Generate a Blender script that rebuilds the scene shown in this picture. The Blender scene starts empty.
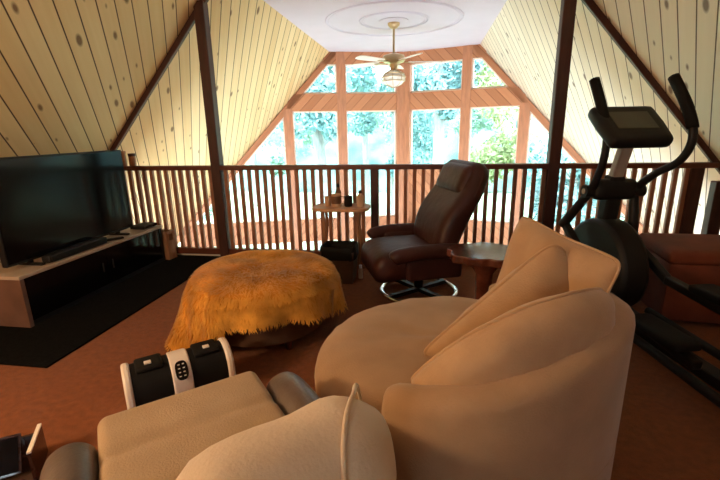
import bpy, math, random
from mathutils import Vector, Matrix, noise
random.seed(7)
PI = math.pi
COL = bpy.context.scene.collection
SC = bpy.context.scene
R = math.radians

# ------------------------------------------------------------------ materials
def mat(name, col=(0.5, 0.5, 0.5), rough=0.6, metal=0.0, spec=0.5, vary=0.0, vscale=8.0, bump=0.0, bscale=60.0,
        sheen=0.0, coat=0.0, stretch=None):
    m = bpy.data.materials.new(name); m.use_nodes = True
    nt = m.node_tree; b = nt.nodes['Principled BSDF']
    b.inputs['Base Color'].default_value = (*col, 1); b.inputs['Roughness'].default_value = rough
    b.inputs['Metallic'].default_value = metal; b.inputs['Specular IOR Level'].default_value = spec
    if sheen: b.inputs['Sheen Weight'].default_value = sheen
    if coat: b.inputs['Coat Weight'].default_value = coat; b.inputs['Coat Roughness'].default_value = 0.15
    tc = nt.nodes.new('ShaderNodeTexCoord'); vec = tc.outputs['Object']
    if stretch:
        mp = nt.nodes.new('ShaderNodeMapping'); mp.inputs['Scale'].default_value = stretch
        nt.links.new(vec, mp.inputs['Vector']); vec = mp.outputs['Vector']
    if vary:
        n = nt.nodes.new('ShaderNodeTexNoise'); n.inputs['Scale'].default_value = vscale; n.inputs['Detail'].default_value = 5
        nt.links.new(vec, n.inputs['Vector'])
        r = nt.nodes.new('ShaderNodeValToRGB'); r.color_ramp.elements[0].position = 0.3; r.color_ramp.elements[1].position = 0.72
        r.color_ramp.elements[0].color = (*[c * (1 - vary) for c in col], 1)
        r.color_ramp.elements[1].color = (*[min(1, c * (1 + vary)) for c in col], 1)
        nt.links.new(n.outputs['Fac'], r.inputs['Fac']); nt.links.new(r.outputs['Color'], b.inputs['Base Color'])
    if bump:
        n2 = nt.nodes.new('ShaderNodeTexNoise'); n2.inputs['Scale'].default_value = bscale; n2.inputs['Detail'].default_value = 4
        nt.links.new(vec, n2.inputs['Vector'])
        bp = nt.nodes.new('ShaderNodeBump'); bp.inputs['Strength'].default_value = bump; bp.inputs['Distance'].default_value = 0.01
        nt.links.new(n2.outputs['Fac'], bp.inputs['Height']); nt.links.new(bp.outputs['Normal'], b.inputs['Normal'])
    return m

def plank_mat(name, c1, c2, groove_col, pitch, off, knot_col, wx=1.0, wy=-1.0, axes=('X', 'Y'), knots=1.0, gw=0.045, rough=0.5, kscale=2.6):
    """Boards laid diagonally over a surface: local plane coordinates a, b; w runs across the boards, l along them."""
    m = bpy.data.materials.new(name); m.use_nodes = True
    nt = m.node_tree; N = nt.nodes; L = nt.links; bsdf = N['Principled BSDF']
    bsdf.inputs['Roughness'].default_value = rough; bsdf.inputs['Specular IOR Level'].default_value = 0.35
    tc = N.new('ShaderNodeTexCoord'); sp = N.new('ShaderNodeSeparateXYZ'); L.new(tc.outputs['Object'], sp.inputs[0])
    def M(op, a, b=None, c=None):
        n = N.new('ShaderNodeMath'); n.operation = op
        for i, v in enumerate((a, b, c)):
            if v is None: continue
            if isinstance(v, (int, float)): n.inputs[i].default_value = v
            else: L.new(v, n.inputs[i])
        return n.outputs[0]
    a, b = sp.outputs[axes[0]], sp.outputs[axes[1]]
    k = 1 / math.hypot(wx, wy)
    w = M('ADD', M('MULTIPLY', a, wx * k), M('MULTIPLY', b, wy * k))
    l = M('ADD', M('MULTIPLY', a, -wy * k), M('MULTIPLY', b, wx * k))
    q = M('DIVIDE', M('SUBTRACT', w, off), pitch)
    idx = M('FLOOR', q); fr = M('SUBTRACT', q, idx)
    wn = N.new('ShaderNodeTexWhiteNoise'); wn.noise_dimensions = '1D'; L.new(idx, wn.inputs['W'])
    # grain: stretched noise, shifted per board
    cb = N.new('ShaderNodeCombineXYZ'); L.new(M('MULTIPLY', w, 22.0), cb.inputs[0]); L.new(M('ADD', M('MULTIPLY', l, 1.1), M('MULTIPLY', wn.outputs['Value'], 50.0)), cb.inputs[1]); L.new(idx, cb.inputs[2])
    ng = N.new('ShaderNodeTexNoise'); ng.inputs['Scale'].default_value = 1.0; ng.inputs['Detail'].default_value = 4; L.new(cb.outputs[0], ng.inputs['Vector'])
    tone = M('ADD', M('MULTIPLY', wn.outputs['Value'], 0.55), M('MULTIPLY', ng.outputs['Fac'], 0.55))
    rp = N.new('ShaderNodeValToRGB'); rp.color_ramp.elements[0].position = 0.2; rp.color_ramp.elements[1].position = 0.85
    rp.color_ramp.elements[0].color = (*c1, 1); rp.color_ramp.elements[1].color = (*c2, 1); L.new(tone, rp.inputs['Fac'])
    # knots: voronoi cells stretched along the board, only some of them
    kb = N.new('ShaderNodeCombineXYZ'); L.new(M('MULTIPLY', q, 0.95), kb.inputs[0]); L.new(M('ADD', M('MULTIPLY', l, kscale), M('MULTIPLY', wn.outputs['Value'], 31.0)), kb.inputs[1])
    vo = N.new('ShaderNodeTexVoronoi'); vo.voronoi_dimensions = '2D'; vo.inputs['Scale'].default_value = 1.0; vo.inputs['Randomness'].default_value = 0.85
    L.new(kb.outputs[0], vo.inputs['Vector'])
    sc = N.new('ShaderNodeSeparateColor'); L.new(vo.outputs['Color'], sc.inputs[0])
    size = M('SUBTRACT', M('MULTIPLY', M('MAXIMUM', M('SUBTRACT', sc.outputs[0], 0.60), 0.0), 0.50 * knots), 0.05)
    dark = N.new('ShaderNodeMapRange'); L.new(M('SUBTRACT', vo.outputs['Distance'], size), dark.inputs['Value'])
    dark.inputs['From Min'].default_value = -0.04; dark.inputs['From Max'].default_value = 0.045
    dark.inputs['To Min'].default_value = 1.0; dark.inputs['To Max'].default_value = 0.0
    mx = N.new('ShaderNodeMix'); mx.data_type = 'RGBA'; L.new(M('MULTIPLY', dark.outputs[0], 0.85), mx.inputs['Factor'])
    L.new(rp.outputs['Color'], mx.inputs['A']); mx.inputs['B'].default_value = (*knot_col, 1)
    edge = M('MINIMUM', fr, M('SUBTRACT', 1.0, fr))
    gr = N.new('ShaderNodeMapRange'); L.new(edge, gr.inputs['Value']); gr.inputs['From Min'].default_value = gw * 0.55; gr.inputs['From Max'].default_value = gw
    gr.inputs['To Min'].default_value = 1.0; gr.inputs['To Max'].default_value = 0.0
    mg = N.new('ShaderNodeMix'); mg.data_type = 'RGBA'; L.new(gr.outputs[0], mg.inputs['Factor'])
    L.new(mx.outputs['Result'], mg.inputs['A']); mg.inputs['B'].default_value = (*groove_col, 1)
    L.new(mg.outputs['Result'], bsdf.inputs['Base Color'])
    bp = N.new('ShaderNodeBump'); bp.inputs['Strength'].default_value = 0.6; bp.inputs['Distance'].default_value = 0.01
    L.new(M('SUBTRACT', 1.0, gr.outputs[0]), bp.inputs['Height']); L.new(bp.outputs['Normal'], bsdf.inputs['Normal'])
    return m

def glass_mat():
    m = bpy.data.materials.new('window_glass'); m.use_nodes = True
    nt = m.node_tree; nt.nodes.remove(nt.nodes['Principled BSDF']); out = nt.nodes['Material Output']
    t = nt.nodes.new('ShaderNodeBsdfTransparent'); t.inputs['Color'].default_value = (0.93, 0.99, 1.0, 1)
    g = nt.nodes.new('ShaderNodeBsdfGlossy'); g.inputs['Roughness'].default_value = 0.02
    lw = nt.nodes.new('ShaderNodeLayerWeight'); lw.inputs['Blend'].default_value = 0.25
    ml = nt.nodes.new('ShaderNodeMath'); ml.operation = 'MULTIPLY'; ml.inputs[1].default_value = 0.5
    nt.links.new(lw.outputs['Fresnel'], ml.inputs[0])
    mx = nt.nodes.new('ShaderNodeMixShader'); nt.links.new(ml.outputs[0], mx.inputs[0])
    nt.links.new(t.outputs[0], mx.inputs[1]); nt.links.new(g.outputs[0], mx.inputs[2]); nt.links.new(mx.outputs[0], out.inputs[0])
    return m

def leaf_mat(name, col):
    m = mat(name, col, 0.6, vary=0.25, vscale=1.2)
    return m

MT = {}
MT['pine_l_lamplit'] = plank_mat('pine_boards_west_lamplit', (0.70, 0.49, 0.23), (0.83, 0.65, 0.37), (0.07, 0.03, 0.01), 0.143, -0.677, (0.13, 0.045, 0.010))  # golden cast of the warm lamp mixed into the left board colours
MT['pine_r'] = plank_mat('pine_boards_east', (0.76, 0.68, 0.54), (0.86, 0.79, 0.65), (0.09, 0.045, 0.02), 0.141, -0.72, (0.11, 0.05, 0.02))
MT['cedar'] = plank_mat('cedar_planks', (0.36, 0.145, 0.066), (0.50, 0.22, 0.105), (0.17, 0.055, 0.022), 0.14, 0.0, (0.2, 0.06, 0.02), wx=1.0, wy=1.0, axes=('X', 'Z'), knots=0.5, gw=0.035)
MT['cedar_plain'] = mat('cedar_timber', (0.42, 0.175, 0.085), 0.5, vary=0.2, vscale=4, stretch=(6, 6, 1))
MT['dark_wood'] = mat('dark_stained_timber', (0.055, 0.014, 0.007), 0.5, vary=0.3, vscale=5, stretch=(6, 6, 1))
MT['rail_wood'] = mat('red_brown_rail_timber', (0.11, 0.028, 0.012), 0.42, vary=0.25, vscale=5, stretch=(1, 6, 6))
MT['baluster'] = mat('red_brown_baluster_timber', (0.30, 0.125, 0.06), 0.5, vary=0.3, vscale=6, stretch=(3, 3, 1))
MT['ceiling'] = mat('lavender_white_plaster', (0.60, 0.57, 0.68), 0.9, vary=0.03, vscale=3, bump=0.1, bscale=90)
MT['carpet'] = mat('rust_carpet', (0.23, 0.070, 0.021), 0.97, spec=0.1, vary=0.18, vscale=30, bump=0.8, bscale=260, sheen=0.1)
MT['lowerfloor'] = mat('lower_wood_floor', (0.36, 0.16, 0.07), 0.4, vary=0.25, vscale=3, stretch=(1, 8, 1))
MT['glass'] = glass_mat()
MT['cream_trim'] = mat('cream_painted_trim', (0.75, 0.68, 0.55), 0.5)
MT['sash_white'] = mat('white_window_sash', (0.80, 0.68, 0.58), 0.5)
MT['black'] = mat('black_plastic', (0.008, 0.008, 0.009), 0.5, spec=0.3, vary=0.2)
MT['black_matte'] = mat('black_matte', (0.008, 0.008, 0.008), 0.8, spec=0.2, vary=0.2)
MT['black_rug'] = mat('black_rug_pile', (0.006, 0.006, 0.006), 1.0, spec=0.05, vary=0.4, vscale=50, bump=0.6, bscale=200)
MT['screen'] = mat('glossy_dark_screen', (0.003, 0.003, 0.004), 0.14, spec=0.2)
MT['tan'] = mat('tan_microsuede', (0.42, 0.268, 0.152), 0.95, spec=0.12, vary=0.10, vscale=7, bump=0.25, bscale=160, sheen=0.25)
MT['tan_pillow'] = mat('tan_pillow_suede', (0.52, 0.335, 0.185), 0.95, spec=0.12, vary=0.10, vscale=9, bump=0.25, bscale=160, sheen=0.3)
MT['seat_fabric'] = mat('beige_seat_fabric', (0.44, 0.31, 0.18), 0.95, spec=0.12, vary=0.10, vscale=7, bump=0.3, bscale=160, sheen=0.2)
MT['cream_pillow'] = mat('cream_pillow_suede', (0.68, 0.54, 0.37), 0.95, spec=0.12, vary=0.08, vscale=7, bump=0.2, bscale=120, sheen=0.3)
MT['grey_leather'] = mat('grey_brown_leather', (0.13, 0.10, 0.085), 0.38, vary=0.25, vscale=10, bump=0.15, bscale=120)
MT['fur'] = mat('orange_fur', (0.78, 0.35, 0.05), 0.9, spec=0.15, vary=0.4, vscale=6, sheen=0.3)
MT['fur_base'] = mat('orange_hide', (0.66, 0.27, 0.035), 0.95, spec=0.1, vary=0.35, vscale=6, bump=0.6, bscale=60)
MT['shade_fabric'] = mat('shade_dark_upholstery', (0.09, 0.04, 0.02), 0.9, vary=0.2, bump=0.2)  # dark colour holds the shade beneath the fur throw
MT['burgundy'] = mat('burgundy_leather', (0.042, 0.012, 0.010), 0.46, spec=0.35, vary=0.3, vscale=7, bump=0.35, bscale=18)
MT['chrome'] = mat('polished_metal', (0.8, 0.8, 0.8), 0.15, metal=1.0, vary=0.02)
MT['brass'] = mat('antique_brass', (0.50, 0.38, 0.22), 0.3, metal=1.0, vary=0.15)
MT['blade'] = mat('white_fan_blade', (0.80, 0.76, 0.70), 0.5, vary=0.04)
MT['globe'] = mat('frosted_glass_globe', (0.85, 0.83, 0.78), 0.25, vary=0.03)
MT['white'] = mat('white_plastic', (0.80, 0.74, 0.68), 0.35, vary=0.03)
MT['burl'] = mat('dark_burl_wood', (0.12, 0.036, 0.022), 0.25, vary=0.5, vscale=9, coat=0.3)
MT['table_wood'] = mat('pale_tan_table_wood', (0.58, 0.33, 0.18), 0.45, vary=0.15, vscale=5, stretch=(1, 7, 1))
MT['rust'] = mat('rust_red_upholstery', (0.15, 0.032, 0.012), 0.8, vary=0.2, vscale=8, bump=0.2, bscale=100)
MT['grey_metal'] = mat('grey_painted_steel', (0.46, 0.40, 0.34), 0.5, metal=0.0, vary=0.1)
MT['display'] = mat('dim_console_display', (0.05, 0.05, 0.03), 0.3, vary=0.2)
MT['tan_wood'] = mat('brown_crate_wood', (0.33, 0.15, 0.07), 0.6, vary=0.3, vscale=5, stretch=(6, 6, 1))
MT['brown_bin'] = mat('dark_brown_bin', (0.075, 0.04, 0.025), 0.6, vary=0.2)
MT['end_panel'] = mat('brown_grey_end_panel', (0.13, 0.066, 0.045), 0.6, vary=0.25, vscale=6)
MT['console_top'] = mat('pale_console_top', (0.42, 0.33, 0.26), 0.3, vary=0.08)
MT['ceramic'] = mat('tan_ceramic', (0.60, 0.40, 0.25), 0.35, vary=0.12)
MT['brown_print'] = mat('brown_print', (0.16, 0.08, 0.04), 0.5, vary=0.3, vscale=20)
MT['steel_blue'] = mat('blue_grey_sheen_panel', (0.25, 0.36, 0.40), 0.2, vary=0.15)
MT['maroon_gloss'] = mat('dark_maroon_gloss', (0.030, 0.014, 0.014), 0.18, vary=0.3, coat=0.4)
MT['icon'] = mat('pale_icon_print', (0.6, 0.55, 0.5), 0.5)
MT['bark'] = mat('grey_bark', (0.24, 0.26, 0.25), 0.9, vary=0.3, vscale=4, stretch=(4, 4, 1))
MT['leaf_a'] = leaf_mat('pale_green_leaves', (0.22, 0.36, 0.29))
MT['leaf_b'] = leaf_mat('blue_green_leaves', (0.17, 0.33, 0.33))
MT['leaf_c'] = leaf_mat('yellow_green_leaves', (0.36, 0.42, 0.20))
MT['lawn'] = mat('bright_lawn', (0.35, 0.46, 0.28), 0.95, vary=0.3, vscale=1.0)

# ------------------------------------------------------------------ mesh helpers
class MB:
    def __init__(s): s.v = []; s.f = []
    def add(s, vs, fs):
        o = len(s.v); s.v += [Vector(p) for p in vs]; s.f += [tuple(i + o for i in q) for q in fs]; return s
    def box(s, c, size, rot=None):
        x, y, z = (d / 2 for d in size); c = Vector(c)
        P = [Vector((a * x, b * y, d * z)) for a in (-1, 1) for b in (-1, 1) for d in (-1, 1)]
        if rot is not None: P = [rot @ p for p in P]
        return s.add([p + c for p in P], [(0, 1, 3, 2), (4, 6, 7, 5), (0, 4, 5, 1), (2, 3, 7, 6), (0, 2, 6, 4), (1, 5, 7, 3)])
    def bar(s, a, b, w, d, up=(0, 0, 1)):
        a, b = Vector(a), Vector(b); z = (b - a); ln = z.length; z.normalize()
        x = Vector(up).cross(z)
        if x.length < 1e-4: x = Vector((1, 0, 0)).cross(z)
        x.normalize(); y = z.cross(x)
        rot = Matrix((x, y, z)).transposed()
        return s.box((a + b) / 2, (w, d, ln), rot)
    def tube(s, pts, rad, n=12, closed=False):
        pts = [Vector(p) for p in pts]; m = len(pts)
        if not hasattr(rad, '__len__'): rad = [rad] * m
        vs, fs = [], []; prev = None
        for i, p in enumerate(pts):
            if closed: t = pts[(i + 1) % m] - pts[i - 1]
            else: t = pts[min(i + 1, m - 1)] - pts[max(i - 1, 0)]
            t.normalize()
            if prev is None:
                x = t.orthogonal().normalized()
            else:
                x = (prev - t * prev.dot(t)).normalized()
            prev = x; y = t.cross(x)
            for k in range(n):
                a = 2 * PI * k / n; vs.append(p + (x * math.cos(a) + y * math.sin(a)) * rad[i])
        for i in range(m if closed else m - 1):
            j = (i + 1) % m
            for k in range(n):
                k2 = (k + 1) % n; fs.append((i * n + k, i * n + k2, j * n + k2, j * n + k))
        if not closed: fs += [tuple(reversed(range(n))), tuple((m - 1) * n + k for k in range(n))]
        return s.add(vs, fs)
    def lathe(s, prof, c=(0, 0, 0), n=40, cap=True):
        vs, fs = [], []; m = len(prof)
        for r, z in prof:
            for k in range(n):
                a = 2 * PI * k / n; vs.append((c[0] + r * math.cos(a), c[1] + r * math.sin(a), c[2] + z))
        for i in range(m - 1):
            for k in range(n):
                k2 = (k + 1) % n; fs.append((i * n + k, i * n + k2, (i + 1) * n + k2, (i + 1) * n + k))
        if cap: fs += [tuple(reversed(range(n))), tuple((m - 1) * n + k for k in range(n))]
        return s.add(vs, fs)
    def prism(s, poly, off):
        n = len(poly); off = Vector(off); P = [Vector(p) for p in poly]
        return s.add(P + [p + off for p in P], [tuple(reversed(range(n))), tuple(range(n, 2 * n))] +
                     [(i, (i + 1) % n, (i + 1) % n + n, i + n) for i in range(n)])
    def rbox(s, c, size, r, n=8, rot=None, fn=None, puff=0.0):
        """rounded, optionally puffed box from a subdivided cube"""
        hx, hy, hz = (d / 2 for d in size); r = min(r, hx, hy, hz); c = Vector(c)
        idx = {}; vs = []; fs = []
        def vid(i, j, k):
            key = (i, j, k)
            if key in idx: return idx[key]
            p = Vector((2 * i / n - 1, 2 * j / n - 1, 2 * k / n - 1))
            # concentrate samples towards the edges
            q = Vector([math.copysign(1 - (1 - abs(t)) ** 1.5, t) for t in p])
            w = Vector((q.x * hx, q.y * hy, q.z * hz))
            core = Vector([max(-h + r, min(h - r, t)) for h, t in zip((hx, hy, hz), w)])
            d = w - core
            if d.length > 1e-9: w = core + d.normalized() * r
            if puff:
                f = (1 - q.x ** 2) * (1 - q.y ** 2); w.z += math.copysign(puff * f, q.z) * abs(q.z)
            if fn: w = Vector(fn(w))
            if rot is not None: w = rot @ w
            idx[key] = len(vs); vs.append(w + c); return idx[key]
        for a in range(n):
            for b in range(n):
                for e in (0, n):
                    q = [vid(e, a, b), vid(e, a + 1, b), vid(e, a + 1, b + 1), vid(e, a, b + 1)]
                    fs.append(tuple(q if e else reversed(q)))
                    q = [vid(a, e, b), vid(a, e, b + 1), vid(a + 1, e, b + 1), vid(a + 1, e, b)]
                    fs.append(tuple(q if e else reversed(q)))
                    q = [vid(a, b, e), vid(a + 1, b, e), vid(a + 1, b + 1, e), vid(a, b + 1, e)]
                    fs.append(tuple(q if e else reversed(q)))
        return s.add(vs, fs)
    def grid(s, P, closeu=False, closev=False):
        nu, nv = len(P), len(P[0]); vs = [p for row in P for p in row]; fs = []
        for i in range(nu if closeu else nu - 1):
            for j in range(nv if closev else nv - 1):
                i2, j2 = (i + 1) % nu, (j + 1) % nv
                fs.append((i * nv + j, i2 * nv + j, i2 * nv + j2, i * nv + j2))
        return s.add(vs, fs)
    def build(s, name, m, parent=None, smooth=False, bevel=0.0, sub=0):
        me = bpy.data.meshes.new(name); me.from_pydata([tuple(p) for p in s.v], [], s.f); me.update()
        import bmesh
        bm = bmesh.new(); bm.from_mesh(me); bmesh.ops.recalc_face_normals(bm, faces=bm.faces); bm.to_mesh(me); bm.free()
        for p in me.polygons: p.use_smooth = bool(smooth)
        if smooth and smooth != 'all':
            me.set_sharp_from_angle(angle=R(40))
        o = bpy.data.objects.new(name, me); COL.objects.link(o); me.materials.append(MT[m] if isinstance(m, str) else m)
        if parent: o.parent = parent
        if bevel:
            md = o.modifiers.new('edge', 'BEVEL'); md.width = bevel; md.segments = 2; md.limit_method = 'ANGLE'
        if sub:
            md = o.modifiers.new('smooth', 'SUBSURF'); md.levels = sub; md.render_levels = sub
        return o

def tag(o, label=None, cat=None, group=None, kind=None):
    if label: o['label'] = label
    if cat: o['category'] = cat
    if group: o['group'] = group
    if kind: o['kind'] = kind
    return o
def thing(name, label, cat, loc=(0, 0, 0), rz=0.0, group=None):
    o = bpy.data.objects.new(name, None); o.empty_display_size = 0.1; COL.objects.link(o)
    o.location = loc; o.rotation_euler = (0, 0, rz)
    return tag(o, label, cat, group)
def copy_tree(o, parent=None):
    kids = [c for c in KIDS.get(o.name, [])]
    c = o.copy(); COL.objects.link(c)
    if parent: c.parent = parent
    for ch in kids: copy_tree(ch, c)
    return c
KIDS = {}
def struct(mb, name, m, label=None, parent=None, **k):
    o = mb.build(name, m, parent, **k); o['kind'] = 'structure'
    if label: o['label'] = label
    return o
def place(mb_pts, loc): return [Vector(p) - Vector(loc) for p in mb_pts]
def smoothpath(pts, n=8, closed=False):
    P = [Vector(p) for p in pts]; out = []; m = len(P)
    rng = range(m if closed else m - 1)
    for i in rng:
        if closed: p0, p1, p2, p3 = P[i - 1], P[i], P[(i + 1) % m], P[(i + 2) % m]
        else: p0, p1, p2, p3 = P[max(i - 1, 0)], P[i], P[i + 1], P[min(i + 2, m - 1)]
        for k in range(n):
            t = k / n
            out.append(0.5 * ((2 * p1) + (p2 - p0) * t + (2 * p0 - 5 * p1 + 4 * p2 - p3) * t * t + (3 * p1 - p0 - 3 * p2 + p3) * t ** 3))
    if not closed: out.append(P[-1])
    return out

# ------------------------------------------------------------------ the building (axis y towards the windows, loft floor z = 0)
W, T, ZC, YA, KW = 3.816, 1.1292, 2.747, 4.826, 0.3168
ALPHA = math.atan(T); ZL = -2.45; YB = -6.6
struct(MB().box((0, (YB + 0.05) / 2, -0.14), (2 * W + 0.06, 0.05 - YB, 0.28)), 'floor', 'carpet', 'rust coloured carpet of the loft')
struct(MB().box((0, 2.6, ZL - 0.1), (13, 6, 0.2)), 'floor_lower', 'lowerfloor', 'wooden floor of the room below the loft')
xc = W - ZC / T
cm = MB().prism([(-xc - .05, YB, ZC), (xc + .05, YB, ZC), (xc + .05, YA - KW * xc, ZC), (0, YA + .05, ZC), (-xc - .05, YA - KW * xc, ZC)], (0, 0, 0.1))
struct(cm, 'ceiling', 'ceiling', 'flat white plaster ceiling')
for sgn, nm, mm in ((-1, 'wall_left', 'pine_l_lamplit'), (1, 'wall_right', 'pine_r')):
    # local frame: X along the house, Y down the slope, Z through the boards
    ex = Vector((0, 1, 0)); ey = Vector((sgn * math.cos(ALPHA), 0, -math.sin(ALPHA))); ez = ex.cross(ey)
    o3 = Vector((sgn * xc, 0, ZC))
    smax = (ZC - ZL + 0.1) / math.sin(ALPHA)
    far = lambda sd: YA - KW * (xc + sd * math.cos(ALPHA)) + 0.02
    out = Vector((sgn * math.sin(ALPHA), 0, math.cos(ALPHA)))       # outward normal
    th = 0.12 * (1 if ez.dot(out) > 0 else -1)
    mb = MB().prism([(YB, 0, 0), (far(0), 0, 0), (far(smax), smax, 0), (YB, smax, 0)], (0, 0, th))
    o = struct(mb, nm, mm, 'sloping wall of diagonal knotty pine boards on the %s' % ('left' if sgn < 0 else 'right'))
    mw = Matrix((ex, ey, ez)).transposed().to_4x4(); mw.translation = o3; o.matrix_world = mw
BX, BZ0, BZ1 = 0.45, 1.4, 2.1  # unseen window opening, added to bring fill daylight from behind
bw = MB()
for pl in ([(-W, 0), (W, 0), (W - BZ0 / T, BZ0), (-W + BZ0 / T, BZ0)], [(-W + BZ0 / T, BZ0), (-BX, BZ0), (-BX, BZ1), (-W + BZ1 / T, BZ1)],
           [(BX, BZ0), (W - BZ0 / T, BZ0), (W - BZ1 / T, BZ1), (BX, BZ1)], [(-W + BZ1 / T, BZ1), (W - BZ1 / T, BZ1), (xc, ZC), (-xc, ZC)]):
    bw.prism([(p[0], YB, p[1]) for p in pl], (0, -0.1, 0))
struct(bw, 'wall_back', 'cedar_plain', 'wall behind the viewer with an added fill-light window')
bwf = MB()
for a, b in (((-BX, BZ0), (BX, BZ0)), ((BX, BZ0), (BX, BZ1)), ((BX, BZ1), (-BX, BZ1)), ((-BX, BZ1), (-BX, BZ0)), ((0, BZ0), (0, BZ1))):
    bwf.bar((a[0], YB - .05, a[1]), (b[0], YB - .05, b[1]), 0.06, 0.06, up=(0, 1, 0))
bwo = struct(bwf, 'window_20', 'sash_white', 'added fill-light window in the unseen wall behind the viewer')
MB().box((0, YB - .05, (BZ0 + BZ1) / 2), (2 * BX, .008, BZ1 - BZ0)).build('glass_pane', 'glass', bwo)

# rafters and posts in the railing plane
def rafter_pts(sgn, inset):
    n = Vector((-sgn * math.sin(ALPHA), 0, -math.cos(ALPHA)))
    a = Vector((sgn * (W - 2.70 / T), 0, 2.70)) + n * inset; b = Vector((sgn * (W + 0.02), 0, 0.0)) + n * inset
    return a, b
for i, sgn in enumerate((-1, 1)):
    a, b = rafter_pts(sgn, 0.02)
    struct(MB().bar(a, b, 0.07, 0.045, up=(0, 1, 0)), 'trim_%d' % (i + 1), 'dark_wood', 'dark rafter strip running down the pine slope', bevel=0.006)
for i, sgn in enumerate((-1, 1)):
    struct(MB().box((sgn * 1.6165, 0, 1.24), (0.10, 0.10, 2.48)), 'trim_%d' % (i + 3), 'dark_wood', 'dark timber post rising from the railing', bevel=0.008)
struct(MB().box((0, 0.03, 0.016), (7.2, 0.03, 0.032)), 'trim_5', 'cream_trim', 'pale strip along the loft edge')

# ---- prow window wall: two wings, each an object in its own frame (X = u outwards, Y = depth outwards, Z = height)
def wing_matrix(sgn):
    L = math.hypot(1, KW); ex = Vector((sgn / L, -KW / L, 0)); ez = Vector((0, 0, 1)); ey = ez.cross(ex)
    m = Matrix((ex, ey, ez)).transposed().to_4x4(); m.translation = (0, YA, 0); return m
us = lambda z: (W - z / T) * math.hypot(1, KW)          # slope line in wing coordinates
nwin = 0
for sgn, nm in ((-1, 'wall_front_left'), (1, 'wall_front_right')):
    M = wing_matrix(sgn); D = 1 if sgn > 0 else -1        # local Y points outdoors for the right wing, indoors for the left
    fr = MB(); ml = MB()
    ml.box((0.0825, D * -0.005, (ZL + ZC) / 2), (0.165, 0.20, ZC - ZL))
    def beam(u0, u1, z0, z1, d0=-0.07, d1=0.08):
        fr.box(((u0 + u1) / 2, D * (d0 + d1) / 2, (z0 + z1) / 2), (u1 - u0, abs(d1 - d0), z1 - z0))
    beam(0, us(2.6), 2.53, ZC)                             # header
    beam(0, us(1.83), 1.675, 1.99)                         # transom band with diagonal planks
    beam(0, us(-0.7) - .1, -0.93, -0.48)                   # band below
    beam(0, us(-2.3), -2.45, -2.25)
    for u in (1.26, 2.31):
        top = min(ZC, (W - (u + .1) / math.hypot(1, KW)) * T)
        ml.box((u, 0, (ZL + top) / 2), (0.17, 0.17, top - ZL))
    # slope trim
    Lh = math.hypot(1, KW)
    zt, zb = ZC, ZL
    w = 0.14
    fr.prism([(us(zt), D * -0.07, zt), (us(zb), D * -0.07, zb), (us(zb) - w, D * -0.07, zb), (us(zt) - w, D * -0.07, zt)], (0, D * 0.15, 0))
    if sgn > 0: beam(0.16, 1.2, -2.3, 0.55)                # planked bay under the railing's line of sight
    o = struct(fr, nm, 'cedar', 'cedar framed prow window wall'); o.matrix_world = M
    ml.build('mullion', 'cedar_plain', o)
    g = 0.155
    panes = [
        [(0.165, 2.0), (1.175, 2.0), (1.175, 2.53), (0.165, 2.53)],
        [(1.345, 2.0), (us(2.0) - w, 2.0), (us(2.53) - w, 2.53), (1.345, 2.53)],
        [(0.165, -0.48 if sgn < 0 else 0.55), (1.175, -0.48 if sgn < 0 else 0.55), (1.175, 1.675), (0.165, 1.675)],
        [(1.345, -0.48), (2.225, -0.48), (2.225, 1.675), (1.345, 1.675)],
        [(2.395, -0.48), (us(-0.48) - w, -0.48), (us(1.575) - w + 0.0, 1.575), (2.395, (W - (2.395 + w) / Lh) * T)],
        [(0.165, -2.25), (1.175, -2.25), (1.175, -0.93), (0.165, -0.93)],
        [(1.345, -2.25), (2.225, -2.25), (2.225, -0.93), (1.345, -0.93)],
        [(2.395, -2.25), (4.4, -2.25), (4.4, -0.93), (2.395, -0.93)],
    ]
    panes[4] = [(2.395, -0.48), (us(-0.48) - w, -0.48), (2.395, (W - (2.395 + w) / Lh) * T)]
    for k, poly in enumerate(panes):
        if sgn > 0 and k == 5: continue
        nwin += 1
        sash = MB(); n = len(poly); cx = sum(p[0] for p in poly) / n; cz = sum(p[1] for p in poly) / n
        for i in range(n):
            a, b = Vector((poly[i][0], 0, poly[i][1])), Vector((poly[(i + 1) % n][0], 0, poly[(i + 1) % n][1]))
            sash.bar(a, b, 0.05, 0.04, up=(0, 1, 0))
        so = struct(sash, 'window_%d' % nwin, 'sash_white', 'window pane in the cedar prow wall'); so.matrix_world = M
        pane = MB().prism([(p[0], -0.004, p[1]) for p in poly], (0, 0.008, 0))
        pane.build('glass_pane', 'glass', so)

# ------------------------------------------------------------------ loft railing
rl = thing('loft_railing', 'dark red-brown wooden railing of close upright slats along the loft edge', 'railing')
MB().box((0, 0, 0.957), (5.86, 0.095, 0.045)).build('top_rail', 'rail_wood', rl, bevel=0.006)
MB().box((0, 0, 0.07), (5.86, 0.06, 0.065)).build('bottom_rail', 'rail_wood', rl, bevel=0.005)
for x, w in ((0.0, 0.075), (2.78, 0.10), (-2.90, 0.09), (2.985, 0.10)):
    MB().box((x, 0, 0.49 if x < 2.9 else 0.41), (w, 0.085, 0.98 if x < 2.9 else 0.82)).build('post', 'dark_wood', rl, bevel=0.006)
bm_ = MB().box((0, 0, 0.52), (0.036, 0.036, 0.84)).build('baluster', 'baluster', rl, bevel=0.004)
x = -2.78; first = True
while x < 2.72:
    if min(abs(x), abs(x - 1.6165), abs(x + 1.6165)) > 0.068:
        if first: bm_.location = (x, 0, 0); first = False
        else:
            c = bm_.copy(); COL.objects.link(c); c.parent = rl; c.location = (x, random.uniform(-.004, .004), 0)
    x += 0.0832
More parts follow.
